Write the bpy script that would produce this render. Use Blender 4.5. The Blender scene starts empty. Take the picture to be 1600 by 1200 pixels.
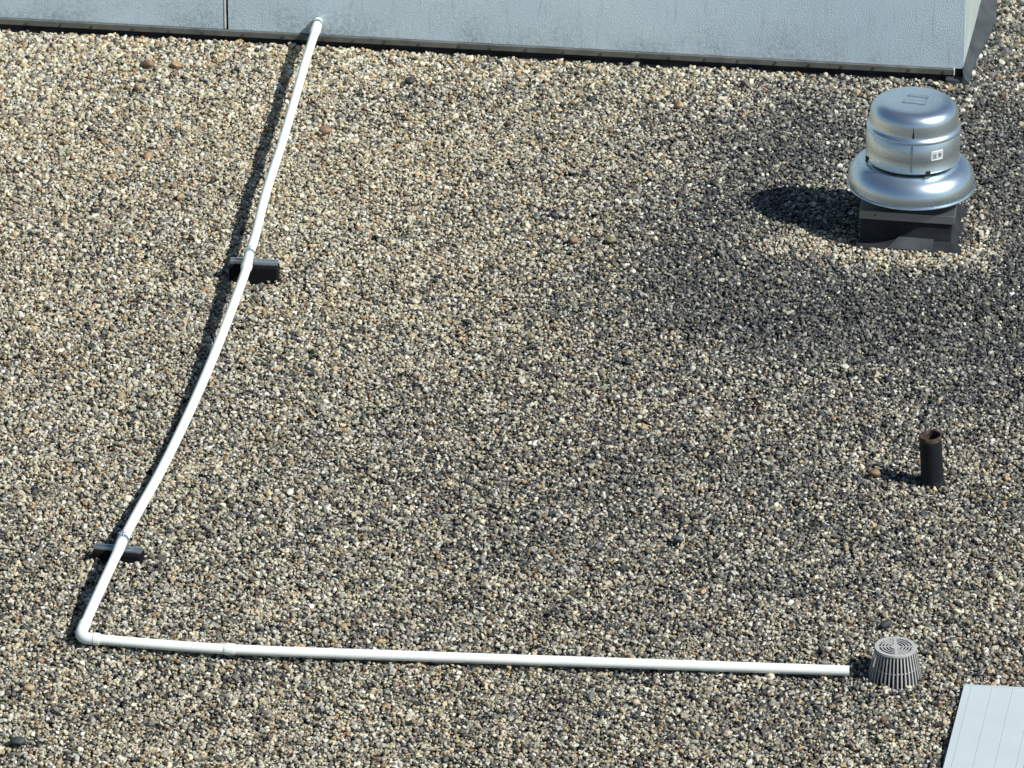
import bpy, bmesh, math
import numpy as np
from mathutils import Vector, Matrix, noise as mnoise
R = math.radians
S = bpy.context.scene
C = S.collection

# ------------------------------------------------------------------ camera
PITCH = R(26.3); DIST = 34.0; MPP = 0.0033
cam_d = bpy.data.cameras.new('camera'); cam = bpy.data.objects.new('camera', cam_d); C.objects.link(cam)
cam.location = (0, -DIST*math.cos(PITCH), DIST*math.sin(PITCH))
cam.rotation_euler = (R(90)-PITCH, 0, 0)
cam_d.sensor_width = 36; cam_d.lens = 36*(DIST/MPP)/1600
cam_d.clip_start = 0.5; cam_d.clip_end = 500
S.camera = cam
# ------------------------------------------------------------------ light
SUN_EL = R(45.5); SUN_AZ = R(-26)          # sun stands to the right, a little towards the camera
sd = Vector((math.cos(SUN_EL)*math.cos(SUN_AZ), math.cos(SUN_EL)*math.sin(SUN_AZ), math.sin(SUN_EL)))
w = bpy.data.worlds.new('World'); S.world = w; w.use_nodes = True
nt = w.node_tree; nt.nodes.clear()
sky = nt.nodes.new('ShaderNodeTexSky'); sky.sky_type = 'NISHITA'; sky.sun_disc = False
sky.sun_elevation = SUN_EL; sky.sun_rotation = math.atan2(sd.x, sd.y)
sky.ozone_density = 1.0; sky.dust_density = .7
bg = nt.nodes.new('ShaderNodeBackground'); bg.inputs[1].default_value = 0.05
wo = nt.nodes.new('ShaderNodeOutputWorld')
tint = nt.nodes.new('ShaderNodeMix'); tint.data_type = 'RGBA'; tint.blend_type = 'MULTIPLY'; tint.inputs[0].default_value = 1
tint.inputs[7].default_value = (.84, 1.00, 1.10, 1)      # cool white balance
nt.links.new(sky.outputs[0], tint.inputs[6]); nt.links.new(tint.outputs[2], bg.inputs[0]); nt.links.new(bg.outputs[0], wo.inputs[0])
ld = bpy.data.lights.new('sun', 'SUN'); ld.energy = 5.0; ld.angle = R(0.5); ld.color = (.99, .985, .925)
sun = bpy.data.objects.new('sun', ld); C.objects.link(sun)
sun.rotation_euler = sd.to_track_quat('Z', 'Y').to_euler(); sun.location = sd*60
S.view_settings.view_transform = 'Standard'; S.view_settings.look = 'None'
S.view_settings.gamma = 1; S.view_settings.exposure = 0.22

# ------------------------------------------------------------------ helpers
def tag(o, label=None, cat=None, group=None, kind=None):
    if label: o['label'] = label
    if cat: o['category'] = cat
    if group: o['group'] = group
    if kind: o['kind'] = kind
    return o
def empty(name, loc=(0,0,0), rz=0):
    o = bpy.data.objects.new(name, None); C.objects.link(o); o.location = loc
    o.rotation_euler = (0,0,rz); o.empty_display_size = .1
    return o
def link(name, bm, mat, parent=None, smooth=False, bevel=0, sharp=35):
    me = bpy.data.meshes.new(name)
    bmesh.ops.recalc_face_normals(bm, faces=bm.faces)
    if smooth:
        for f in bm.faces: f.smooth = True
        for e in bm.edges:
            if len(e.link_faces) == 2 and e.calc_face_angle(0) > R(sharp): e.smooth = False
    bm.to_mesh(me); bm.free()
    o = bpy.data.objects.new(name, me); C.objects.link(o)
    me.materials.append(mat)
    if parent: o.parent = parent
    if bevel:
        b = o.modifiers.new('bevel', 'BEVEL'); b.width = bevel; b.segments = 2; b.limit_method = 'ANGLE'
    return o
def box(bm, x0, x1, y0, y1, z0, z1, M=None):
    vs = [bm.verts.new((x,y,z)) for x in (x0,x1) for y in (y0,y1) for z in (z0,z1)]
    for q in ((0,1,3,2),(4,6,7,5),(0,4,5,1),(2,3,7,6),(0,2,6,4),(1,5,7,3)):
        bm.faces.new([vs[i] for i in q])
    if M: bmesh.ops.transform(bm, matrix=M, verts=vs)
    return vs
def lathe(bm, prof, n=64, closed=False, M=None, a0=0, a1=2*math.pi):
    full = abs(a1-a0-2*math.pi) < 1e-6
    m = n if full else n+1
    rings = []; new = []
    for r, z in prof:
        if r < 1e-6: v = bm.verts.new((0,0,z)); rings.append([v]); new.append(v)
        else:
            ring = [bm.verts.new((r*math.cos(a0+(a1-a0)*i/n), r*math.sin(a0+(a1-a0)*i/n), z)) for i in range(m)]
            rings.append(ring); new += ring
    pairs = list(zip(rings, rings[1:])) + ([(rings[-1], rings[0])] if closed else [])
    for A, B in pairs:
        for i in range(n if full else n):
            j = (i+1) % m
            if len(A) == 1 and len(B) == 1: continue
            if len(A) == 1: bm.faces.new((A[0], B[i], B[j]))
            elif len(B) == 1: bm.faces.new((A[i], A[j], B[0]))
            else: bm.faces.new((A[i], A[j], B[j], B[i]))
    if M: bmesh.ops.transform(bm, matrix=M, verts=new)
    return new
def smooth_path(P, step=.03):
    P = [Vector(p) for p in P]; out = []
    for i in range(len(P)-1):
        a = P[max(i-1,0)]; b = P[i]; c = P[i+1]; d = P[min(i+2,len(P)-1)]
        n = max(1, int((c-b).length/step))
        for k in range(n):
            t = k/n
            out.append(.5*((2*b)+(c-a)*t+(2*a-5*b+4*c-d)*t*t+(3*b-a-3*c+d)*t**3))
    out.append(P[-1]); return out
def tube(bm, path, r, n=24, wall=.004):
    """hollow tube: outer skin, inner skin, rims; r constant or a list"""
    P = [Vector(p) for p in path]; rs = r if isinstance(r, (list,tuple)) else [r]*len(P)
    up = Vector((0,0,1)); skins = []
    for off in (0, wall):
        rings = []
        for i, p in enumerate(P):
            t = (P[min(i+1,len(P)-1)]-P[max(i-1,0)]).normalized()
            u = up - t*up.dot(t)
            if u.length < 1e-3: u = Vector((1,0,0)) - t*t.x
            u.normalize(); v = t.cross(u)
            rr = rs[i]-off
            rings.append([bm.verts.new(p+u*rr*math.cos(2*math.pi*k/n)+v*rr*math.sin(2*math.pi*k/n)) for k in range(n)])
        skins.append(rings)
    for rings in skins:
        for A, B in zip(rings, rings[1:]):
            for i in range(n): bm.faces.new((A[i],A[(i+1)%n],B[(i+1)%n],B[i]))
    for e in (0,-1):
        A, B = skins[0][e], skins[1][e]
        for i in range(n): bm.faces.new((A[i],A[(i+1)%n],B[(i+1)%n],B[i]))
def interp(P, s):
    """point and tangent at arclength s"""
    acc = 0
    for a, b in zip(P, P[1:]):
        L = (b-a).length
        if acc+L >= s: return a+(b-a)*((s-acc)/L), (b-a).normalized()
        acc += L
    return P[-1], (P[-1]-P[-2]).normalized()
def subpath(P, s0, s1, step=.01):
    n = max(2, int((s1-s0)/step)); return [interp(P, s0+(s1-s0)*i/n)[0] for i in range(n+1)]
def nearest_s(P, y):
    acc = 0
    for a, b in zip(P, P[1:]):
        if (a.y-y)*(b.y-y) <= 0: return acc+(b-a).length*abs((a.y-y)/(b.y-a.y+1e-9))
        acc += (b-a).length
    return acc

# ------------------------------------------------------------------ materials
class N:
    def __init__(s, name):
        s.m = bpy.data.materials.new(name); s.m.use_nodes = True; s.t = s.m.node_tree
        s.b = s.t.nodes['Principled BSDF']
    def n(s, typ, **k):
        x = s.t.nodes.new(typ)
        for a, v in k.items():
            if a.startswith('i_'):
                key = a[2:]; key = int(key) if key.isdigit() else key.replace('_',' ')
                x.inputs[key].default_value = v
            else: setattr(x, a, v)
        return x
    def l(s, a, b): s.t.links.new(a, b)
    def coord(s, scale=(1,1,1), which='Object'):
        tc = s.n('ShaderNodeTexCoord'); mp = s.n('ShaderNodeMapping'); mp.inputs['Scale'].default_value = scale
        s.l(tc.outputs[which], mp.inputs[0]); return mp.outputs[0]
    def noise(s, vec, scale, detail=4, rough=.55):
        x = s.n('ShaderNodeTexNoise'); x.inputs['Scale'].default_value = scale
        x.inputs['Detail'].default_value = detail; x.inputs['Roughness'].default_value = rough
        s.l(vec, x.inputs['Vector']); return x.outputs['Fac']
    def ramp(s, fac, stops):
        x = s.n('ShaderNodeValToRGB'); e = x.color_ramp.elements
        while len(e) < len(stops): e.new(.5)
        for q, (p, c) in zip(e, stops): q.position = p; q.color = (c if len(c)==4 else (*c,1)) if isinstance(c, tuple) else (c,c,c,1)
        s.l(fac, x.inputs[0]); return x.outputs[0]
    def bump(s, h, strength=.5, dist=.002, prev=None):
        x = s.n('ShaderNodeBump'); x.inputs['Strength'].default_value = strength; x.inputs['Distance'].default_value = dist
        s.l(h, x.inputs['Height'])
        if prev: s.l(prev, x.inputs['Normal'])
        return x.outputs[0]
    def mix(s, fac, a, b, mode='MIX'):
        x = s.n('ShaderNodeMix', data_type='RGBA', blend_type=mode)
        for sock, v in ((x.inputs[0],fac),(x.inputs[6],a),(x.inputs[7],b)):
            if hasattr(v, 'is_output'): s.l(v, sock)
            else: sock.default_value = v if not isinstance(v, tuple) or len(v)==4 else (*v,1)
        return x.outputs[2]
def simple(name, col, rough=.5, metal=0, var=.15, nscale=20, bump=.0, bscale=80, bd=.001, spec=.5):
    k = N(name); k.b.inputs['Specular IOR Level'].default_value = spec; v = k.coord(); f = k.noise(v, nscale)
    c0 = tuple(x*(1-var) for x in col); c1 = tuple(min(1,x*(1+var)) for x in col)
    k.l(k.ramp(f, [(.3,c0),(.7,c1)]), k.b.inputs['Base Color'])
    k.b.inputs['Metallic'].default_value = metal
    k.l(k.ramp(k.noise(v, nscale*2.3), [(.25,rough*.8),(.75,min(1,rough*1.25))]), k.b.inputs['Roughness'])
    if bump: k.l(k.bump(k.noise(v, bscale), bump, bd), k.b.inputs['Normal'])
    return k.m

# pebbles: colour comes from the instance's own attribute
k = N('pebble'); at = k.n('ShaderNodeAttribute', attribute_name='col', attribute_type='INSTANCER')
geo = k.n('ShaderNodeNewGeometry')
f = k.noise(geo.outputs['Position'], 90, 3)
k.l(k.mix(1.0, at.outputs['Color'], k.ramp(f, [(.3,.72),(.7,1.18)]), 'MULTIPLY'), k.b.inputs['Base Color'])
k.b.inputs['Roughness'].default_value = .62
k.l(k.bump(k.noise(geo.outputs['Position'], 400, 2), .35, .001), k.b.inputs['Normal'])
M_PEBBLE = k.m
def stone_mat(name, col):
    k = N(name); v = k.coord()
    f = k.noise(v, 45, 5)
    k.l(k.ramp(f, [(.3,tuple(c*.6 for c in col)),(.5,col),(.72,tuple(min(1,c*1.35) for c in col))]), k.b.inputs['Base Color'])
    k.b.inputs['Roughness'].default_value = .65
    k.l(k.bump(k.noise(v, 120, 5), .5, .002), k.b.inputs['Normal']); return k.m
# roof below the pebbles and far gravel
k = N('roof_gravel'); v = k.coord()
vo = k.n('ShaderNodeTexVoronoi'); vo.inputs['Scale'].default_value = 48; k.l(v, vo.inputs['Vector'])
sep = k.n('ShaderNodeSeparateColor'); k.l(vo.outputs['Color'], sep.inputs[0])
cc = k.ramp(sep.outputs[0], [(0,(.05,.05,.05)),(.3,(.2,.19,.17)),(.6,(.38,.35,.3)),(.85,(.33,.24,.15)),(1,(.55,.53,.48))])
k.l(k.mix(k.ramp(vo.outputs['Distance'], [(.25,0.),(.6,1.)]), cc, (.02,.02,.02)), k.b.inputs['Base Color'])
inv = k.n('ShaderNodeMath', operation='MULTIPLY'); inv.inputs[1].default_value = -1; k.l(vo.outputs['Distance'], inv.inputs[0])
k.l(k.bump(inv.outputs[0], 1, .02), k.b.inputs['Normal']); k.b.inputs['Roughness'].default_value = .8
M_ROOF = k.m
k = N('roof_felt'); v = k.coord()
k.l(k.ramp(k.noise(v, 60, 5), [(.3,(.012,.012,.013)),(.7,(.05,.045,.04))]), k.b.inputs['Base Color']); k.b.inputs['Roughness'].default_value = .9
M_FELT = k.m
# stucco
k = N('painted_stucco'); v = k.coord()
big = k.noise(v, 1.3, 5, .6); fine = k.noise(v, 125, 3, .65)
vs = k.coord((14, 14, 2.2)); streak = k.noise(vs, 2.2, 5, .65)
base = k.ramp(big, [(.3,(.55,.68,.77)),(.7,(.66,.78,.85))])
base = k.mix(k.ramp(streak, [(.55,0.),(.72,.6)]), base, (.38,.47,.54))
# dirt splashed up along the foot of the wall
sx = k.n('ShaderNodeSeparateXYZ'); k.l(v, sx.inputs[0])
low = k.n('ShaderNodeMapRange'); low.inputs[1].default_value = .08; low.inputs[2].default_value = .34
low.inputs[3].default_value = 1; low.inputs[4].default_value = 0; k.l(sx.outputs[2], low.inputs[0])
nb = k.ramp(k.noise(v, 2.6, 4, .6), [(.36,0.),(.66,1.)])
mu = k.n('ShaderNodeMath', operation='MULTIPLY'); k.l(low.outputs[0], mu.inputs[0]); k.l(nb, mu.inputs[1])
mu2 = k.n('ShaderNodeMath', operation='MULTIPLY'); k.l(mu.outputs[0], mu2.inputs[0]); k.l(k.ramp(k.noise(v, 40, 3), [(.35,.25),(.6,1.)]), mu2.inputs[1])
base = k.mix(mu2.outputs[0], base, (.31,.39,.45))
k.l(base, k.b.inputs['Base Color']); k.b.inputs['Roughness'].default_value = .75
n1 = k.bump(fine, .8, .0065)
k.l(k.bump(k.noise(v, 220, 2), .5, .003, n1), k.b.inputs['Normal'])
M_STUCCO = k.m
# spun aluminium
def spun(name, base=(.80,.92,1.0), rough=.27, metal=.95):
    k = N(name); v = k.coord((1,1,1)); vz = k.coord((.6,.6,60))
    k.l(k.ramp(k.noise(v, 5, 5), [(.3,tuple(c*.93 for c in base)),(.7,base)]), k.b.inputs['Base Color'])
    k.b.inputs['Metallic'].default_value = metal
    k.l(k.ramp(k.noise(v, 5, 3, .5), [(.3,rough*.97),(.7,rough*1.08)]), k.b.inputs['Roughness'])
    a = k.bump(k.noise(vz, 6, 3), .06, .002)
    k.l(k.bump(k.noise(v, 4, 1), .05, .01, a), k.b.inputs['Normal']); return k.m
M_ALU = spun('spun_aluminium')
M_GALV = spun('galvanised_sheet', (.34,.36,.38), .45)
M_STRUT = spun('galvanised_strut', (.70,.78,.84), .36)
M_FLASH = simple('flashing_metal', (.125,.13,.118), .6, .15, .3, 9, .3, 60)
M_MEMB = simple('black_membrane', (.020,.023,.028), .7, 0, .45, 7, .5, 30, .004, spec=.25)
M_MEMB2 = simple('grey_membrane', (.050,.058,.066), .7, 0, .4, 6, .5, 26, .004, spec=.3)
M_RUBBER = simple('black_rubber', (.006,.006,.008), .75, 0, .3, 30, .4, 90, spec=.15)
M_SCREW = simple('screw_head', (.10,.095,.085), .5, .6)
M_SEAL = simple('white_sealant', (.75,.76,.74), .5)
M_PVC = simple('white_pvc', (.86,.90,.88), .30, 0, .05, 4, .05, 12, .002)
M_PVC2 = simple('white_pvc_fitting', (.80,.86,.84), .27, 0, .04, 9)
M_IRON = simple('painted_black_iron', (.008,.011,.015), .6, 0, .3, 14, .5, 45, .002, spec=.25)
k = N('rusty_iron'); v = k.coord()
k.l(k.ramp(k.noise(v, 45, 5), [(.4,(.016,.016,.018)),(.54,(.055,.035,.028)),(.72,(.17,.10,.065))]), k.b.inputs['Base Color'])
k.b.inputs['Roughness'].default_value = .8; k.l(k.bump(k.noise(v, 150), .5, .002), k.b.inputs['Normal']); M_RUST = k.m
M_CAST = simple('grey_cast_metal', (.46,.46,.45), .6, .2, .12, 25, .2, 90)
M_DRK = simple('dark_inside', (.01,.01,.011), .8)
M_PANEL = simple('pale_coated_steel', (.48,.54,.565), .45, 0, .03, 5)
M_PANELD = simple('blue_shadow_steel', (.10,.13,.22), .5, 0, .1, 5)  # dark blue puts the shaded side of the panel into the colour
M_PAPER = simple('white_label', (.78,.80,.80), .45, 0, .03)
M_FIELD = simple('label_tone', (.45,.50,.53), .5)
M_INK = simple('label_ink', (.10,.12,.14), .6)
M_BRASS = simple('valve_metal', (.22,.25,.20), .4, .7)
M_TWIG = simple('twig_bark', (.05,.04,.03), .8)

# ------------------------------------------------------------------ ground undulation shared by everything lying on it
def sines(x, y, seed, f0, n=9):
    rs = np.random.RandomState(seed); out = 0
    for i in range(n):
        a = rs.uniform(0, 2*np.pi); f = f0*rs.uniform(.5, 2.2); ph = rs.uniform(0, 6.28)
        out = out + np.sin((x*np.cos(a)+y*np.sin(a))*f+ph)/n**.5
    return out

# roof deck under the stones
bm = bmesh.new()
bmesh.ops.create_grid(bm, x_segments=60, y_segments=60, size=60)
o = link('roof', bm, M_ROOF); o.location.z = -.042; tag(o, kind='structure')
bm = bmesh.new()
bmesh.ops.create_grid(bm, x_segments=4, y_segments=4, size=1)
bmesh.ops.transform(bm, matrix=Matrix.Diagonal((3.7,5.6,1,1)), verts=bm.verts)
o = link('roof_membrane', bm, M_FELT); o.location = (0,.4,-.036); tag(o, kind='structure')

# ------------------------------------------------------------------ building wall at the back
WR = R(-7.69); CORNER = Vector((2.566, 3.911, 0))
bld = empty('rooftop_building', CORNER, WR)
tag(bld, 'pale blue-grey stucco wall of the raised rooftop building along the top edge', 'building')
SEAM = -4.25; H = 2.6; Z0 = .066
def W(name, m, *boxes, bevel=0, par=bld, smooth=False):
    bm = bmesh.new()
    for b in boxes: box(bm, *b)
    return link(name, bm, m, par, bevel=bevel, smooth=smooth)
W('stucco_panel', M_STUCCO, (-9, SEAM-.009, 0, .12, Z0, H))
W('stucco_panel', M_STUCCO, (SEAM+.013, 0, 0, .12, Z0, H))
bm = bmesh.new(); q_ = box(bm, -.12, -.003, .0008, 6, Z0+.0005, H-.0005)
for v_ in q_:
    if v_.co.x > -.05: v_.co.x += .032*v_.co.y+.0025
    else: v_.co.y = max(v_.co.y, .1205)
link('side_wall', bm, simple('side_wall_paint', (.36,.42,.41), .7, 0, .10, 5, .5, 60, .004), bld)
W('roof_slab', M_MEMB2, (-9.1, .06, -.05, 6, H+.001, H+.14))
W('joint_sealant', M_SEAL, (SEAM-.0085, SEAM-.001, -.003, .1, Z0+.004, H-.01))
W('joint_groove', M_DRK, (SEAM-.0005, SEAM+.0125, .030, .1, Z0+.004, H-.01))
# flashing strip: slightly proud metal bar with screw heads, over dark turned-up membrane
fl = W('flashing_strip', M_FLASH, (-9, -.055, -.020, .010, .030, .064), bevel=.002)
W('flashing_end', M_SEAL, (-.055+.001, -.049, -.022, .008, .030, .066), par=bld)
W('base_membrane', M_MEMB, (-9, -.01, -.008, .09, -.04, .0295), (-9, -.01, .012, .1, .0297, .0655))
rs = np.random.RandomState(4)
x = -6.2
while x < -.1:
    bm = bmesh.new()
    lathe(bm, [(0,-.0045),(.0075,-.0045),(.0085,-.001),(.0085,0)], 10,
          M=Matrix.Translation((x, -.0205, .047+rs.uniform(-.005,.005))) @ Matrix.Rotation(R(-90),4,'X'))
    link('screw_head', bm, M_SCREW, fl)
    x += rs.uniform(.17,.24)
# side flashing: dark membrane apron leaning out on to the roof
bm = bmesh.new()
prof = [(.0,.075),(.02,.06),(.05,.03),(.10,.012),(.125,.006),(.125,-.03),(.0,-.03)]
ys = [-.06,.02,.3,.6,.9,1.3,2,3.2,5]
rows = []
for i, y in enumerate(ys):
    wv = .30 if y < .1 else .38 if y < .4 else .66+.12*math.sin(i*2.1)
    rows.append([bm.verts.new((a*wv+.032*max(y,0), y, z*(1+.1*math.sin(i*1.7)))) for a, z in prof])
for A, B in zip(rows, rows[1:]):
    for i in range(len(prof)): bm.faces.new((A[i],A[(i+1)%len(prof)],B[(i+1)%len(prof)],B[i]))
bm.faces.new(rows[0]); bm.faces.new(rows[-1][::-1])
link('side_flashing', bm, M_MEMB2, bld, smooth=True)
bm = bmesh.new(); 
vs_ = box(bm, -.10, .04, -.055, .0, -.03, .02); link('corner_flashing', bm, M_MEMB2, bld, bevel=.008)

# ------------------------------------------------------------------ PVC drain pipe
A = [(-1.114,4.406,.148),(-1.121,4.313,.148),(-1.168,3.851,.145),(-1.204,3.437,.145),(-1.27,2.693,.145),(-1.336,2.033,.145),(-1.373,1.508,.145),(-1.396,1.274,.145),(-1.411,1.043,.145),(-1.443,.797,.135),(-1.512,.317,.11),(-1.584,-.117,.08),(-1.671,-.602,.055),(-1.76,-1.118,.06),(-1.847,-1.604,.085),(-1.903,-1.961,.112),(-1.919,-2.065,.11),(-1.965,-2.318,.10),(-2.011,-2.556,.08),(-2.052,-2.752,.054)]
B = [(-2.035,-2.827,.045),(-1.363,-2.929,.042),(-.304,-3.007,.040),(.606,-3.067,.038),(1.594,-3.136,.038)]
PR = .0248
pipe = empty('drain_pipe', (-2.05,-2.8,0))
tag(pipe, 'long white plastic drain pipe running from the wall to an elbow, then towards the strainer', 'pipe')
def pp(name, bm, m, smooth=True):
    bmesh.ops.translate(bm, vec=-Vector(pipe.location), verts=bm.verts)
    return link(name, bm, m, pipe, smooth=smooth)
PA = smooth_path(A); PB = smooth_path(B)
LA = sum((b-a).length for a,b in zip(PA,PA[1:])); LB = sum((b-a).length for a,b in zip(PB,PB[1:]))
s1 = nearest_s(PA, 1.25); s2 = nearest_s(PA, -1.965)
sn = .10
for a, b in ((sn, s1+.02),(s1+.03, s2-.02),(s2-.01, LA-.02)):
    bm = bmesh.new(); tube(bm, subpath(PA, a, b, .04), PR); pp('pipe_run', bm, M_PVC)
cs = (.055+.62)
sc = next(i for i in range(1))  # horizontal coupling distance found below
def s_at_x(P, x):
    acc = 0
    for a, b in zip(P, P[1:]):
        if (a.x-x)*(b.x-x) <= 0: return acc+(b-a).length*abs((a.x-x)/(b.x-a.x+1e-9))
        acc += (b-a).length
sc = s_at_x(PB, -1.363)
bm = bmesh.new(); tube(bm, subpath(PB, .015, sc, .06), PR); pp('pipe_run', bm, M_PVC)
bm = bmesh.new(); tube(bm, subpath(PB, sc+.003, LB, .06), PR); pp('pipe_run', bm, M_PVC)
def sleeve(P, a, b, r0, r1, name='coupling', m=M_PVC2):
    pts = subpath(P, a, b, (b-a)/6); n = len(pts)
    rr = [r0+(r1-r0)*i/(n-1) for i in range(n)]
    rr[0] -= .0015; rr[-1] -= .0012
    bm = bmesh.new(); tube(bm, pts, rr, wall=.004); return pp(name, bm, m)
sleeve(PA, s1+.0, s1+.125, .0262, .0275); sleeve(PA, s1+.125, s1+.165, .0312, .0300)
sleeve(PA, s2+.0, s2+.12, .0275, .0268)
sleeve(PA, .062, .17, .0290, .0305)
sleeve(PB, sc-.004, sc+.046, .0290, .0290)
# wall end: threaded stub with cap
bm = bmesh.new(); tube(bm, subpath(PA, -.0, .070, .01), .0235, wall=.006); pp('threaded_stub', bm, M_BRASS)
bm = bmesh.new()
p0, t0 = interp(PA, .004)
lathe(bm, [(0,-.004),(.022,-.004),(.0265,.002),(.0265,.026),(.0,.026)], 20, M=Matrix.Translation(p0) @ t0.to_track_quat('Z','Y').to_matrix().to_4x4()); pp('end_cap', bm, M_PVC2)
# elbow: swept quarter turn
pa, ta = interp(PA, LA-.015); pb, tb = interp(PB, .025)
el = []
for i in range(13):
    t = i/12; c = pa + ta*.085; d = pb - tb*.085
    mid = (c+d)/2
    el.append((1-t)**3*pa + 3*(1-t)**2*t*(pa+ta*.06) + 3*(1-t)*t*t*(pb-tb*.05) + t**3*pb)
bm = bmesh.new(); tube(bm, [pa-ta*.03]+el+[pb+tb*.015], [.0296]+[.0288]*13+[.0296], wall=.004); pp('elbow', bm, M_PVC2)
bm = bmesh.new(); tube(bm, [pb+tb*.018, pb+tb*.045], [.0312,.0306], wall=.004); pp('coupling', bm, M_PVC2)

# ------------------------------------------------------------------ pipe supports
def support(loc, rz, L, depth, zt, pt, ptan, label, sink=0.0, tall=.1):
    o = empty('pipe_support', (loc[0], loc[1], 0), rz)
    tag(o, label, 'pipe support', 'rubber supports under the white pipe')
    bm = bmesh.new()
    # block with tapered, scalloped lower body
    pr = [(-depth/2-.006,-.03),(depth/2+.006,-.03),(depth/2,zt-.012),(depth/2-.006,zt),(-depth/2+.006,zt),(-depth/2,zt-.012)]
    a = [bm.verts.new((-L/2, y, z)) for y, z in pr]; b = [bm.verts.new((L/2, y, z)) for y, z in pr]
    for i in range(6): bm.faces.new((a[i],a[(i+1)%6],b[(i+1)%6],b[i]))
    bm.faces.new(a); bm.faces.new(b[::-1])
    link('rubber_block', bm, M_RUBBER, o, bevel=.006)
    # strut channel: U section with inturned lips
    w_, h_, t_ = .0205, (.016 if zt > .08 else .009), .003
    z0 = zt+.0015
    bm = bmesh.new(); Ls = L/2-.003
    box(bm, -Ls, Ls, -w_, w_, z0, z0+t_)
    for sgn in (-1,1):
        y0, y1 = sorted((sgn*w_, sgn*(w_-t_)))
        box(bm, -Ls, Ls, y0, y1, z0+t_+.0002, z0+h_)
        y0, y1 = sorted((sgn*w_, sgn*(w_-.0095)))
        box(bm, -Ls, Ls, y0, y1, z0+h_+.0002, z0+h_+.004)
    link('strut_channel', bm, M_STRUT, o)
    # clamp band round the pipe, bolt ears on top
    M = o.matrix_basis.inverted() if False else None
    inv = (Matrix.Translation((loc[0],loc[1],0)) @ Matrix.Rotation(rz,4,'Z')).inverted()
    q = ptan.to_track_quat('Z','Y').to_matrix().to_4x4()
    bm = bmesh.new()
    lathe(bm, [(PR+.001,-.015),(PR+.0045,-.015),(PR+.0045,.015),(PR+.001,.015)], 28, closed=True, M=Matrix.Translation(pt) @ q)
    c = link('pipe_clamp', bm, M_STRUT, o, smooth=True)
    bmesh_inv = inv
    c.data.transform(inv)
    bm = bmesh.new()
    for dx in (-.0055, .0055):
        box(bm, dx-.0015, dx+.0015, -.013, .013, PR+.002, PR+.026, M=Matrix.Translation(pt))
    lathe(bm, [(0,-.020),(.0035,-.020),(.0035,.018),(0,.018)], 8, M=Matrix.Translation(Vector(pt)+Vector((0,0,PR+.017))) @ Matrix.Rotation(R(90),4,'Y'))
    lathe(bm, [(0,-.006),(.0075,-.006),(.0075,.0),(0,.0)], 6, M=Matrix.Translation(Vector(pt)+Vector((-.009,0,PR+.017))) @ Matrix.Rotation(R(90),4,'Y'))
    e = link('clamp_bolt', bm, M_STRUT, c); e.data.transform(inv)
    return o
p1, t1 = interp(PA, s1-.015); p2, t2 = interp(PA, s2-.015)
support((p1.x+.024, p1.y-.005), R(-6.5), .262, .085, .092, p1, t1, 'tall black rubber block with metal channel carrying the white pipe nearest the wall')
support((p2.x-.024, p2.y+.004), R(-13), .245, .075, .058, p2, t2, 'low half-buried black rubber support under the white pipe nearest its elbow')

# ------------------------------------------------------------------ exhaust fan
FX, FY = 2.152, 1.92
fan = empty('exhaust_fan', (FX,FY,0), R(-7.7))
fan.rotation_euler = (R(.3), R(.8), R(-7.7))
tag(fan, 'silver spun aluminium domed roof exhaust fan on a dark square curb', 'exhaust fan')
hb = .250
def frustum(bm, lst):
    rings = []
    for h, z in lst:
        rings.append([bm.verts.new((sx*h, sy*h, z)) for sx, sy in ((-1,-1),(1,-1),(1,1),(-1,1))])
    for A_, B_ in zip(rings, rings[1:]):
        for i in range(4): bm.faces.new((A_[i],A_[(i+1)%4],B_[(i+1)%4],B_[i]))
    bm.faces.new(rings[0][::-1]); bm.faces.new(rings[-1])
bm = bmesh.new(); frustum(bm, [(hb+.062,-.03),(hb+.050,.000),(hb+.020,.016),(hb-.001,.042),(hb-.006,.150)])
bmesh.ops.subdivide_edges(bm, edges=bm.edges[:], cuts=3, use_grid_fill=True)
for v_ in bm.verts:
    if v_.co.z < .1:
        d = mnoise.noise(v_.co*14)*.012; v_.co.x += d; v_.co.y -= d; v_.co.z += abs(d)*.4
for v_ in bm.verts: v_.co.x = max(v_.co.x, -hb-.004)
curb = link('curb', bm, M_MEMB, fan, smooth=True, sharp=30)
bm = bmesh.new()   # membrane patch lapped over the front and right corner
pts = [(-.10,-hb-.050,.006),(.14,-hb-.052,.006),(.15,-hb-.004,.058),(-.04,-hb-.004,.060)]
v0 = [bm.verts.new(p) for p in pts]; v1 = [bm.verts.new((x,y+.01,z-.012)) for x,y,z in pts]
bm.faces.new(v0); bm.faces.new(v1[::-1])
for i in range(4): bm.faces.new((v0[i],v0[(i+1)%4],v1[(i+1)%4],v1[i]))
link('membrane_patch', bm, M_MEMB2, curb, bevel=.002)
bm = bmesh.new(); box(bm, -hb-.006, hb+.006, -hb-.006, hb+.006, .1505, .199)
link('curb_cap', bm, M_GALV, fan, bevel=.003)
bm = bmesh.new(); lathe(bm, [(.005,0),(.005,-.003),(0,-.003)], 10, M=Matrix.Translation((-.17,-hb-.0065,.178)) @ Matrix.Rotation(R(-90),4,'X')); link('cap_screw', bm, M_DRK, fan)
bm = bmesh.new(); lathe(bm, [(.19,.2),(.19,.30),(.16,.42)], 48); link('venturi_throat', bm, M_GALV, fan, smooth=True)
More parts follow.
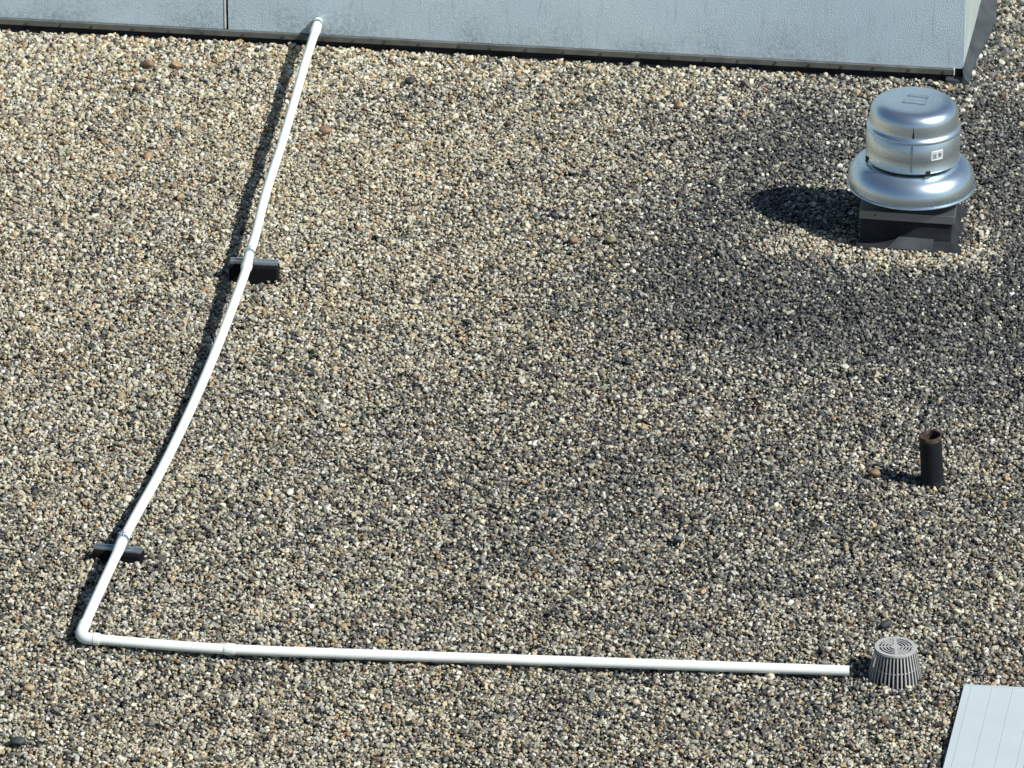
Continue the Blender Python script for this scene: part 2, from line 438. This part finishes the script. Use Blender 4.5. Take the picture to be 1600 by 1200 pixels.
# wind skirt
sk = [(.315,.262),(.338,.262),(.3455,.265),(.3455,.2695),(.337,.2705),(.337,.2745),(.3425,.2755),(.3425,.296),(.340,.317),(.334,.338),(.324,.358),(.310,.376),(.292,.391),(.271,.401),(.248,.407),(.226,.409),(.205,.410),(.18,.4105)]
bm = bmesh.new(); lathe(bm, sk, 96)
skirt = link('skirt', bm, M_ALU, fan, smooth=True, sharp=50)
bm = bmesh.new(); lathe(bm, [(.3445,.2635),(.3475,.2615),(.3495,.266),(.3475,.2705)], 96, closed=True); link('skirt_rim', bm, M_SEAL if False else M_ALU, skirt, smooth=True)
bm = bmesh.new(); lathe(bm, [(.205,.4105),(.225,.412),(.228,.428),(.20,.430)], 64); link('neck_ring', bm, M_DRK, fan, smooth=True)
# motor cover
dr = [(.215,.428),(.252,.428),(.2555,.431),(.2555,.436),(.2530,.439),(.2525,.50),(.2520,.598)]
bm = bmesh.new(); lathe(bm, dr+[(.245,.606)], 96); drum = link('motor_cover', bm, M_ALU, fan, smooth=True, sharp=60)
top = [(.2535,.600),(.2550,.606),(.2535,.613),(.2460,.621),(.2405,.627),(.2390,.636),(.2385,.66),(.2370,.688),(.2340,.704),(.2270,.720),(.2160,.733),(.2020,.743),(.186,.7485),(.168,.7515),(.14,.754),(.08,.7565),(.03,.7575),(0,.7578)]
bm = bmesh.new(); lathe(bm, top, 96); cap = link('top_dome', bm, M_ALU, fan, smooth=True, sharp=60)
bm = bmesh.new(); lathe(bm, [(.2560,.4295),(.2580,.4295),(.2580,.4345),(.2560,.4345)], 96, closed=True); link('drip_bead', bm, M_ALU, drum, smooth=True)
# vertical lap seam, streak of dirt, latches
def arc_patch(name, a, wdt, z0, z1, r, m, par, t=.0015, n=6):
    bm = bmesh.new(); prof = [(r,z0),(r+t,z0),(r+t,z1),(r,z1)]
    lathe(bm, prof, n, closed=True, a0=a-wdt/2/r, a1=a+wdt/2/r)
    return link(name, bm, m, par, smooth=False)
af = R(-90+7.7)
arc_patch('lap_seam', af-R(5), .012, .442, .597, .2522, M_ALU, drum)
bm = bmesh.new()
zz = [.632,.650,.665,.700]; ww = [.006,.005,.003,.0006]
L_ = []
for z, w2 in zip(zz, ww):
    rr = .2395
    L_.append([bm.verts.new((rr*math.cos(af-R(4)+s*w2/rr), rr*math.sin(af-R(4)+s*w2/rr), z)) for s in (-1,1)])
for a_, b_ in zip(L_, L_[1:]): bm.faces.new((a_[0],a_[1],b_[1],b_[0]))
link('dirt_streak', bm, M_DRK, cap)
for a in (af+R(16), af-R(75), af+R(105)):
    q = arc_patch('latch', a, .022, .418, .448, .2562, M_DRK, drum, t=.006)
    arc_patch('latch_tab', a-R(1), .030, .408, .419, .2566, M_ALU, q, t=.008)
# rating label: white border, small printed block and lines
al = af+R(27.5)
lb = arc_patch('rating_label', al, .070, .505, .560, .2525, M_PAPER, drum, t=.0008, n=10)
arc_patch('label_field', al-R(3.6), .027, .512, .553, .2534, M_FIELD, lb, t=.0006)
arc_patch('label_field', al+R(3.9), .029, .512, .553, .2534, M_FIELD, lb, t=.0006)
for dz, wdt in ((.518,.020),(.526,.012),(.533,.018)):
    arc_patch('label_print', al-R(3.4), wdt, dz, dz+.0045, .2541, M_INK, lb, t=.0005, n=3)
for da, dz in ((2.6,.530),(4.6,.530),(3.4,.520)):
    arc_patch('label_print', al+R(da), .009, dz, dz+.011, .2541, M_INK, lb, t=.0005, n=2)
# faded caution sticker on the top: thin outline with two bars
st = bmesh.new(); 
TM = Matrix.Translation((.012,.01,.7590)) @ Matrix.Rotation(R(-6),4,'Z') @ Matrix.Diagonal((1.28,1.28,1,1))
for b in ((-.045,.045,.035,.037),(-.055,.038,-.052,-.050),(-.048,.045,.018,.0195),(-.055,.040,-.022,-.0205),(.040,.042,-.05,.035),(-.050,-.048,-.051,-.022)):
    box(st, b[0],b[1],b[2],b[3],-.002,.0006, M=TM)
link('sticker_outline', st, simple('sticker_line', (.13,.17,.21), .5, .2), cap)
st = bmesh.new(); box(st, -.046,.044,.0200,.0345,-.002,.0003, M=TM); box(st, -.053,.039,-.0495,-.0225,-.002,.0003, M=TM)
link('sticker_bar', st, simple('sticker_tone', (.26,.33,.38), .5, .3), cap)

# ------------------------------------------------------------------ vent pipe
vent = empty('vent_pipe', (2.105,-1.115,0)); vent.rotation_euler = (0, R(-4.2), 0)
tag(vent, 'short black upright vent pipe with a rusty open rim, standing in the gravel', 'vent pipe')
bm = bmesh.new(); lathe(bm, [(.0575,-.04),(.057,.0),(.0565,.10),(.056,.243)], 48); link('pipe_body', bm, M_IRON, vent, smooth=True)
bm = bmesh.new(); lathe(bm, [(.0562,.243),(.0572,.247),(.0572,.266),(.0555,.2685),(.0505,.2685),(.0500,.255),(.0480,-.03),(.0,-.03)], 48); link('rusty_rim', bm, M_RUST, vent, smooth=True, sharp=50)
bm = bmesh.new(); lathe(bm, [(.066,-.03),(.062,.0),(.0600,.008),(.0580,.018),(.0570,.022)], 32); link('base_collar', bm, M_IRON, vent, smooth=True)

# ------------------------------------------------------------------ roof drain strainer
dr_ = empty('drain_strainer', (1.811,-3.120,0), R(8))
tag(dr_, 'grey slotted dome strainer over the roof drain beside the open pipe end', 'drain strainer')
HT = .160; RB, RT = .128, .0985
bm = bmesh.new()
for r0, r1 in ((.0795,RT),(.0640,.0695),(.0490,.0545),(.0340,.0395),(0,.0235)):
    prof = [(r0,HT-.005),(r1,HT-.005),(r1,HT),(r0,HT)]
    if r0 == 0: lathe(bm, [(0,HT-.005),(r1,HT-.005),(r1,HT),(0,HT)], 48)
    else: lathe(bm, prof, 56, closed=True)
for a in (0, 90, 180, 270):
    box(bm, .018, .081, -(.0065 if a%180==0 else .003), (.0065 if a%180==0 else .003), HT-.0055, HT+.0004, M=Matrix.Rotation(R(a+82),4,'Z'))
grate = link('top_grate', bm, M_CAST, dr_, smooth=True, sharp=40)
bm = bmesh.new(); lathe(bm, [(.094,HT-.012),(RT+.0005,HT-.012),(RT+.002,HT-.0055),(.094,HT-.0055)], 64, closed=True); link('top_rim', bm, M_CAST, grate, smooth=True)
bm = bmesh.new(); nr = 38
for i in range(nr):
    a = 2*math.pi*i/nr
    M = Matrix.Rotation(a,4,'Z')
    v8 = []
    for z, r in ((-.01,RB+.001),(.03,RB-.004),(HT-.012,RT-.001)):
        for (dr2, dy) in ((-.009,-.0018),(0,-.0033),(0,.0033),(-.009,.0018)):
            v8.append(bm.verts.new(M @ Vector((r+dr2, dy, z))))
    for q in (0,4):
        for j in range(4): bm.faces.new((v8[q+j],v8[q+(j+1)%4],v8[q+4+(j+1)%4],v8[q+4+j]))
link('cage_ribs', bm, M_CAST, dr_)
bm = bmesh.new(); lathe(bm, [(.106,.066),(.1105,.066),(.1095,.069),(.106,.069)], 56, closed=True); link('cage_band', bm, M_CAST, dr_, smooth=True)
bm = bmesh.new(); lathe(bm, [(.118,-.02),(.145,-.02),(.145,-.008),(.118,-.004)], 56, closed=True); link('base_ring', bm, M_CAST, dr_, smooth=True)
bm = bmesh.new(); lathe(bm, [(.0,HT-.016),(.074,HT-.017),(.077,HT-.024),(.098,-.012)], 40); link('inner_screen', bm, M_DRK, dr_, smooth=True)  # inner mesh as a solid cone, near-black to paint the shade inside the cage
bm = bmesh.new(); lathe(bm, [(.0,-.020),(.122,-.018)], 40); link('drain_mouth', bm, M_DRK, dr_)

# ------------------------------------------------------------------ pale metal panel, lower right
pn = empty('metal_panel', (2.1345,-3.245,.020))
tag(pn, 'pale blue-white ribbed metal panel lying on the gravel at the bottom right corner', 'metal panel')
ex = Vector((.350,-.038,0)).normalized(); ey = (Vector((1.988,-4.05,.030))-Vector((2.1345,-3.245,.020))).normalized()
ez = ex.cross(ey).normalized(); ez = -ez if ez.z < 0 else ez
PM = Matrix((( ex.x, ey.x, ez.x, 0),(ex.y,ey.y,ez.y,0),(ex.z,ey.z,ez.z,0),(0,0,0,1)))
WD, LN = .36, 1.9
bm = bmesh.new()
xs = [0]; prof = [(0,-.012),(0,0),(.022,0)]
for i in range(4):
    x0 = .028+i*.098
    if x0 > WD-.02: break
    prof += [(x0,0),(x0+.001,-.0022),(x0+.0024,-.0022),(x0+.0034,0)]
prof += [(WD,0),(WD,-.012)]
a = [bm.verts.new((x,0.006,z)) for x,z in prof]; b = [bm.verts.new((x,LN,z)) for x,z in prof]
for i in range(len(prof)):
    j = (i+1)%len(prof); bm.faces.new((a[i],a[j],b[j],b[i]))
bm.faces.new(a); bm.faces.new(b[::-1])
bmesh.ops.transform(bm, matrix=PM, verts=bm.verts); link('ribbed_sheet', bm, M_PANEL, pn)
bm = bmesh.new(); box(bm, -.0005, WD+.0005, -.008, .0058, -.013, .0022, M=PM); link('end_trim', bm, M_PANEL, pn, bevel=.001)
bm = bmesh.new(); box(bm, -.0035, -.0007, -.006, LN, -.014, .0025, M=PM); link('edge_trim', bm, M_PANEL, pn, bevel=.001)
bm = bmesh.new()
q = [PM @ Vector(p) for p in ((.002,.16,-.0130),(.002,LN,-.0130),(-.040,LN,-.046),(-.005,.16,-.018))]
q2 = [p - Vector((-.004,0,.004)) for p in q]
v0 = [bm.verts.new(p) for p in q]; v1 = [bm.verts.new(p) for p in q2]
bm.faces.new(v0); bm.faces.new(v1[::-1])
for i in range(4): bm.faces.new((v0[i],v0[(i+1)%4],v1[(i+1)%4],v1[i]))
link('side_skirt', bm, M_PANELD, pn)
for xx in (.05, WD-.05):
    bm = bmesh.new(); c0 = PM @ Vector((xx, 1.2, -.0125)); box(bm, c0.x-.02, c0.x+.02, c0.y-.02, c0.y+.02, -.029, c0.z-.004)
    link('foot_block', bm, M_RUBBER, pn)

# ------------------------------------------------------------------ single larger stones one can point at
def rock_mesh(name, ax, seed, mat, lvl=3, ang=.55):
    bm = bmesh.new(); bmesh.ops.create_icosphere(bm, subdivisions=lvl, radius=1)
    off = Vector((seed*7.3, seed*3.1, seed*1.7))
    for v in bm.verts:
        n = mnoise.noise(v.co*1.1+off)*.32 + mnoise.noise(v.co*2.7+off)*.10
        c = v.co*(1+n)
        for kx in range(4):   # a few flattened facets
            d = Vector((math.sin(seed+kx*2.4), math.cos(seed*1.3+kx*1.9), math.sin(seed*2+kx))).normalized()
            h = c.dot(d)
            if h > .72: c -= d*(h-.72)*ang
        v.co = Vector((c.x*ax[0], c.y*ax[1], c.z*ax[2]))
    return link(name, bm, mat, smooth=True, sharp=60)
MS = {n: stone_mat('stone_'+n, c) for n, c in dict(brown=(.22,.135,.085), tan=(.36,.25,.14), dark=(.035,.042,.048), slate=(.09,.11,.12), white=(.6,.58,.53), olive=(.2,.17,.10)).items()}
BIG = [  # x, y, size (half), colour, rz, label
 (1.819,-1.055,(.037,.030,.024),'brown',.2,'squarish brown stone left of the black vent pipe'),
 (.334,1.704,(.034,.030,.022),'brown',.6,'rounded red-brown stone lying alone mid-roof, left of a dark stone'),
 (.535,1.713,(.030,.034,.020),'olive',1.4,'dull olive stone right of the lone red-brown stone mid-roof'),
 (-.581,3.838,(.036,.036,.022),'dark',.1,'smooth black stone in pale gravel below the wall, right of the pipe'),
 (-2.114,3.748,(.030,.026,.022),'tan',.7,'rounded tan stone near the top left, below a larger brown one'),
 (-2.076,4.075,(.034,.044,.026),'brown',1.2,'large pinkish-brown stone near the wall at top left'),
 (-2.276,-3.273,(.034,.028,.020),'tan',.4,'tan stone low on the left, below the pipe elbow'),
 (-2.287,-3.788,(.044,.030,.022),'dark',.1,'black stone at the bottom left corner'),
 (.944,3.498,(.028,.030,.022),'tan',.3,'orange-tan stone below the middle of the wall'),
 (1.790,-2.640,(.042,.022,.018),'dark',.5,'dark elongated stone just behind the drain strainer'),
 (1.905,2.628,(.045,.025,.024),'white',.2,'large white stone behind the left side of the exhaust fan'),
 (-.235,.698,(.040,.022,.016),'dark',-.4,'flat dark stone near the middle of the roof'),
 (.818,-1.761,(.030,.030,.020),'slate',.5,'grey slate stone in the lower middle of the roof'),
 (-1.044,3.146,(.040,.034,.024),'brown',.2,'dull brown stone just right of the upper pipe'),
 (.094,.529,(.032,.026,.018),'olive',.3,'brownish stone near the centre of the roof'),
]
for i, (x, y, ax, c, rz, lab) in enumerate(BIG):
    ax = tuple(q*.86 for q in ax); o = rock_mesh('stone', ax, i+1.37, MS[c]); o.location = (x, y, ax[2]*.75+.010); o.rotation_euler = (.1*math.sin(i), .12*math.cos(i), rz)
    tag(o, lab, 'stone', 'larger stones lying on the gravel')
# thin twig
bm = bmesh.new(); tube(bm, smooth_path([(2.02,.505,.016),(2.08,.50,.024),(2.15,.515,.022),(2.24,.53,.018)], .02), [.0018]*1000 if False else .0018, n=6, wall=.001)
tag(link('twig', bm, M_TWIG), 'thin dark twig lying on the dark gravel in front of the fan', 'twig')

# ------------------------------------------------------------------ gravel: one object, pebbles placed by geometry nodes
rng = np.random.RandomState(11)
def layer(pitch, keep=1.0, jit=.48):
    nx = int(6.9/pitch); ny = int(10.2/(pitch*.92))
    X, Y = np.meshgrid(np.arange(nx)*pitch-3.45, np.arange(ny)*pitch*.92-4.75)
    X = X + (np.arange(ny)%2)[:,None]*pitch*.5
    X = X.ravel()+rng.uniform(-jit,jit,X.size)*pitch; Y = Y.ravel()+rng.uniform(-jit,jit,Y.size)*pitch
    m = rng.rand(X.size) < keep
    return X[m], Y[m]
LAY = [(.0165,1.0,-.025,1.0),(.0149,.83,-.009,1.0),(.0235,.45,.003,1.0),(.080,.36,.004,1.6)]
xs, ys, zs, ss = [], [], [], []
for pitch, keep, z, sc_ in LAY:
    X, Y = layer(pitch, keep); xs.append(X); ys.append(Y); zs.append(z+rng.normal(0,.0022,X.size)); ss.append(np.full(X.size, sc_))
X = np.concatenate(xs); Y = np.concatenate(ys); Z = np.concatenate(zs); SC = np.concatenate(ss)
big = SC > 1.5
# coarser stones along the wall and at the upper left
wl = (X-CORNER.x)*math.sin(-WR)+(Y-CORNER.y)*math.cos(-WR)     # distance in front of the wall is -wl
near = np.exp(-np.clip(-wl,0,9)/.45); dw = -wl
coarse = 1+.24*near+.22*np.clip((-X-.5)/2.5,0,1)*np.clip((Y-.5)/4,0,1)
# keep out of solid things
def rot(x, y, cx, cy, a): return (x-cx)*math.cos(-a)-(y-cy)*math.sin(-a), (x-cx)*math.sin(-a)+(y-cy)*math.cos(-a)
u_, v_ = rot(X, Y, CORNER.x, CORNER.y, WR)
keepm = ~((u_ < np.where(v_<.45,.024,.066)+.012*np.sin(v_*9)+.032*np.clip(v_,0,9)) & (v_ > -.026))
keepm &= ~((u_ > -.11) & (u_ < .03) & (v_ > -.055) & (v_<.01))
ex_n = sines(X, Y, 77, 16, 6)*.016
u_, v_ = rot(X, Y, FX, FY, R(-7.7)); keepm &= ~((u_ > -hb+.004+ex_n*.4) & (u_ < hb+.030+ex_n) & (v_ > -hb-.046-ex_n) & (v_ < hb+.03))
u_ = (X-2.1345)*ex.x+(Y+3.245)*ex.y; v_ = (X-2.1345)*ey.x+(Y+3.245)*ey.y; keepm &= ~((v_ > .01) & (u_ > -.006-.012*np.clip(v_,0,1)) & (u_ < WD+.01))
keepm &= np.hypot(X-2.105, Y+1.115) > .062
keepm &= ~((np.hypot(X-1.811, Y+3.120) < .132))
for (px, py, a, L, d) in ((p1.x+.024,p1.y-.005,R(-6.5),.27,.10),(p2.x-.024,p2.y+.004,R(-13),.25,.085)):
    u_, v_ = rot(X, Y, px, py, a); keepm &= ~((np.abs(u_) < L/2-.004) & (np.abs(v_) < d/2-.004))
X, Y, Z, SC, near, coarse, big, dw = (q[keepm] for q in (X, Y, Z, SC, near, coarse, big, dw))
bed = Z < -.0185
n = X.size
Z = Z + sines(X, Y, 5, 7)*.0055 + sines(X, Y, 6, 30)*.0025
# stones heaped a little against the low support, strainer and curb
Z += .016*np.exp(-((X-p2.x)**2/.02+(Y-p2.y+.05)**2/.0035))
Z += .010*np.exp(-(np.hypot(X-1.811,Y+3.12)-.135)**2/.0025)*(Y < -3.1)
Z -= .014*np.exp(-np.clip(dw,0,9)/.05)
a = rng.lognormal(0, .30, n); a = np.clip(a, .5, 2.1)
base_r = .0073*a*SC*coarse*np.where(big, .85, 1)
s0 = np.stack([base_r*rng.uniform(.95,1.45,n), base_r*rng.uniform(.75,1.1,n), base_r*rng.uniform(.66,1.0,n)], 1)
s0 = np.clip(s0, .004, .036)
ROT = np.stack([rng.normal(0,.42,n), rng.normal(0,.42,n), rng.uniform(0,6.283,n)], 1)
# weathering: soot and grit darken the stones round the fan; the blob to its left also paints in its cast shadow
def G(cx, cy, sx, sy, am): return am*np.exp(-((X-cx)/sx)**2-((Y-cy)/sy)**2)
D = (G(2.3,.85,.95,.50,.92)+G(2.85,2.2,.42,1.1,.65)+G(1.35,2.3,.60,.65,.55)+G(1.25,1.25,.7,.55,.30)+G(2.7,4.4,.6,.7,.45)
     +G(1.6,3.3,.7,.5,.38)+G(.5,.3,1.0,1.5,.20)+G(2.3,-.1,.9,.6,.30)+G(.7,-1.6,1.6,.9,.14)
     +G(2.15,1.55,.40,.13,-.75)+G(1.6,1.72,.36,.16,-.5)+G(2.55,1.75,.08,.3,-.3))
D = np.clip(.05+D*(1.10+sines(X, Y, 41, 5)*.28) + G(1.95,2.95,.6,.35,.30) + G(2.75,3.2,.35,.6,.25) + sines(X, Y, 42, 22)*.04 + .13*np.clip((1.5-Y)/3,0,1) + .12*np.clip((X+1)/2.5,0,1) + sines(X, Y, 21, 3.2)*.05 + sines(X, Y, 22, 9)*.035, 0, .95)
warm = np.clip(.62 - D*.9 + .25*np.clip((Y-.5)/4,0,1)*np.clip(.5-X,0,1) + .12*np.clip((-Y-2)/2,0,1) + sines(X, Y, 31, 2.5)*.08, .02, 1)
PAL = np.array([(.68,.63,.47),(.58,.57,.49),(.35,.35,.31),(.53,.41,.23),(.38,.24,.125),(.050,.058,.063),(.23,.195,.145),(.76,.76,.70),(.50,.45,.32),(.19,.195,.18)])
nb_ = np.where(big, near, 0)
Wt = np.stack([.26*warm+.06, .20+0*D, .09+.14*D, .21*warm+.1*nb_, .070*warm+.25*nb_, .030+.10*D, .05+.05*warm+.1*nb_, .10+0*D, .20*warm+.05, .03+.17*D], 1)
PAL = PAL*.92 + PAL.mean(1, keepdims=True)*.08
Wt /= Wt.sum(1, keepdims=True); cum = Wt.cumsum(1); pick = (rng.rand(n,1) > cum).sum(1).clip(0, 9)
col = PAL[pick]*rng.lognormal(0,.20,(n,1))*(1+rng.normal(0,.012,(n,3)))*np.array([.83,.80,.76])
col = col*(.93+.07*near[:,None])
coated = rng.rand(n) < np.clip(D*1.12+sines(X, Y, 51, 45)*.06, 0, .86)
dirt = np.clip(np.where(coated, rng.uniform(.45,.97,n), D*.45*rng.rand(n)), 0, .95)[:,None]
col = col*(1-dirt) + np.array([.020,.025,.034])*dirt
col[bed] = col[bed]*.16+np.array([.010,.010,.010])      # lowest stones coloured near-black, painting shade into the gaps
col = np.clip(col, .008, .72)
me = bpy.data.meshes.new('gravel'); me.vertices.add(n)
me.vertices.foreach_set('co', np.stack([X,Y,Z],1).astype(np.float32).ravel())
def att(nm, typ, arr, key):
    q = me.attributes.new(nm, typ, 'POINT'); q.data.foreach_set(key, arr.astype(np.float32 if typ != 'INT' else np.int32).ravel())
att('rot', 'FLOAT_VECTOR', ROT, 'vector'); att('scl', 'FLOAT_VECTOR', s0, 'vector')
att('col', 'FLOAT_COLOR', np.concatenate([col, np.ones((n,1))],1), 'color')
att('pick', 'INT', rng.randint(0, 8, n), 'value')
me.materials.append(M_PEBBLE)
gv = bpy.data.objects.new('gravel', me); C.objects.link(gv); tag(gv, 'loose rounded gravel in cream, grey and brown covering the flat roof', 'gravel', kind='stuff')
ng = bpy.data.node_groups.new('pebbles', 'GeometryNodeTree')
ng.interface.new_socket('Geometry', in_out='INPUT', socket_type='NodeSocketGeometry')
ng.interface.new_socket('Geometry', in_out='OUTPUT', socket_type='NodeSocketGeometry')
nn = ng.nodes; ll = ng.links
gi = nn.new('NodeGroupInput'); go = nn.new('NodeGroupOutput')
g2i = nn.new('GeometryNodeGeometryToInstance')
for kx in range(8):
    ico = nn.new('GeometryNodeMeshIcoSphere'); ico.inputs['Subdivisions'].default_value = 3; ico.inputs['Radius'].default_value = 1
    pos = nn.new('GeometryNodeInputPosition'); add = nn.new('ShaderNodeVectorMath'); add.operation = 'ADD'; add.inputs[1].default_value = (kx*5.1, kx*2.3, kx*9.7)
    ll.new(pos.outputs[0], add.inputs[0])
    nz = nn.new('ShaderNodeTexNoise'); nz.inputs['Scale'].default_value = .85; nz.inputs['Detail'].default_value = 1.0
    ll.new(add.outputs[0], nz.inputs['Vector'])
    sub = nn.new('ShaderNodeVectorMath'); sub.operation = 'SUBTRACT'; sub.inputs[1].default_value = (.5,.5,.5); ll.new(nz.outputs['Color'], sub.inputs[0])
    scl = nn.new('ShaderNodeVectorMath'); scl.operation = 'SCALE'; scl.inputs['Scale'].default_value = 1.5; ll.new(sub.outputs[0], scl.inputs[0])
    sp = nn.new('GeometryNodeSetPosition'); ll.new(ico.outputs['Mesh'], sp.inputs['Geometry']); ll.new(scl.outputs[0], sp.inputs['Offset'])
    ssm = nn.new('GeometryNodeSetShadeSmooth'); ll.new(sp.outputs[0], ssm.inputs['Geometry'])
    sm = nn.new('GeometryNodeSetMaterial'); sm.inputs['Material'].default_value = M_PEBBLE; ll.new(ssm.outputs[0], sm.inputs['Geometry'])
    ll.new(sm.outputs[0], g2i.inputs[0])
m2p = nn.new('GeometryNodeMeshToPoints'); ll.new(gi.outputs[0], m2p.inputs['Mesh'])
iop = nn.new('GeometryNodeInstanceOnPoints'); ll.new(m2p.outputs[0], iop.inputs['Points']); ll.new(g2i.outputs[0], iop.inputs['Instance'])
iop.inputs['Pick Instance'].default_value = True
def named(nm, typ):
    x = nn.new('GeometryNodeInputNamedAttribute'); x.data_type = typ; x.inputs['Name'].default_value = nm; return x.outputs[0]
ll.new(named('pick','INT'), iop.inputs['Instance Index'])
e2r = nn.new('FunctionNodeEulerToRotation'); ll.new(named('rot','FLOAT_VECTOR'), e2r.inputs[0]); ll.new(e2r.outputs[0], iop.inputs['Rotation'])
ll.new(named('scl','FLOAT_VECTOR'), iop.inputs['Scale'])
ll.new(iop.outputs[0], go.inputs[0])
md = gv.modifiers.new('pebbles', 'NODES'); md.node_group = ng
print('pebbles', n)
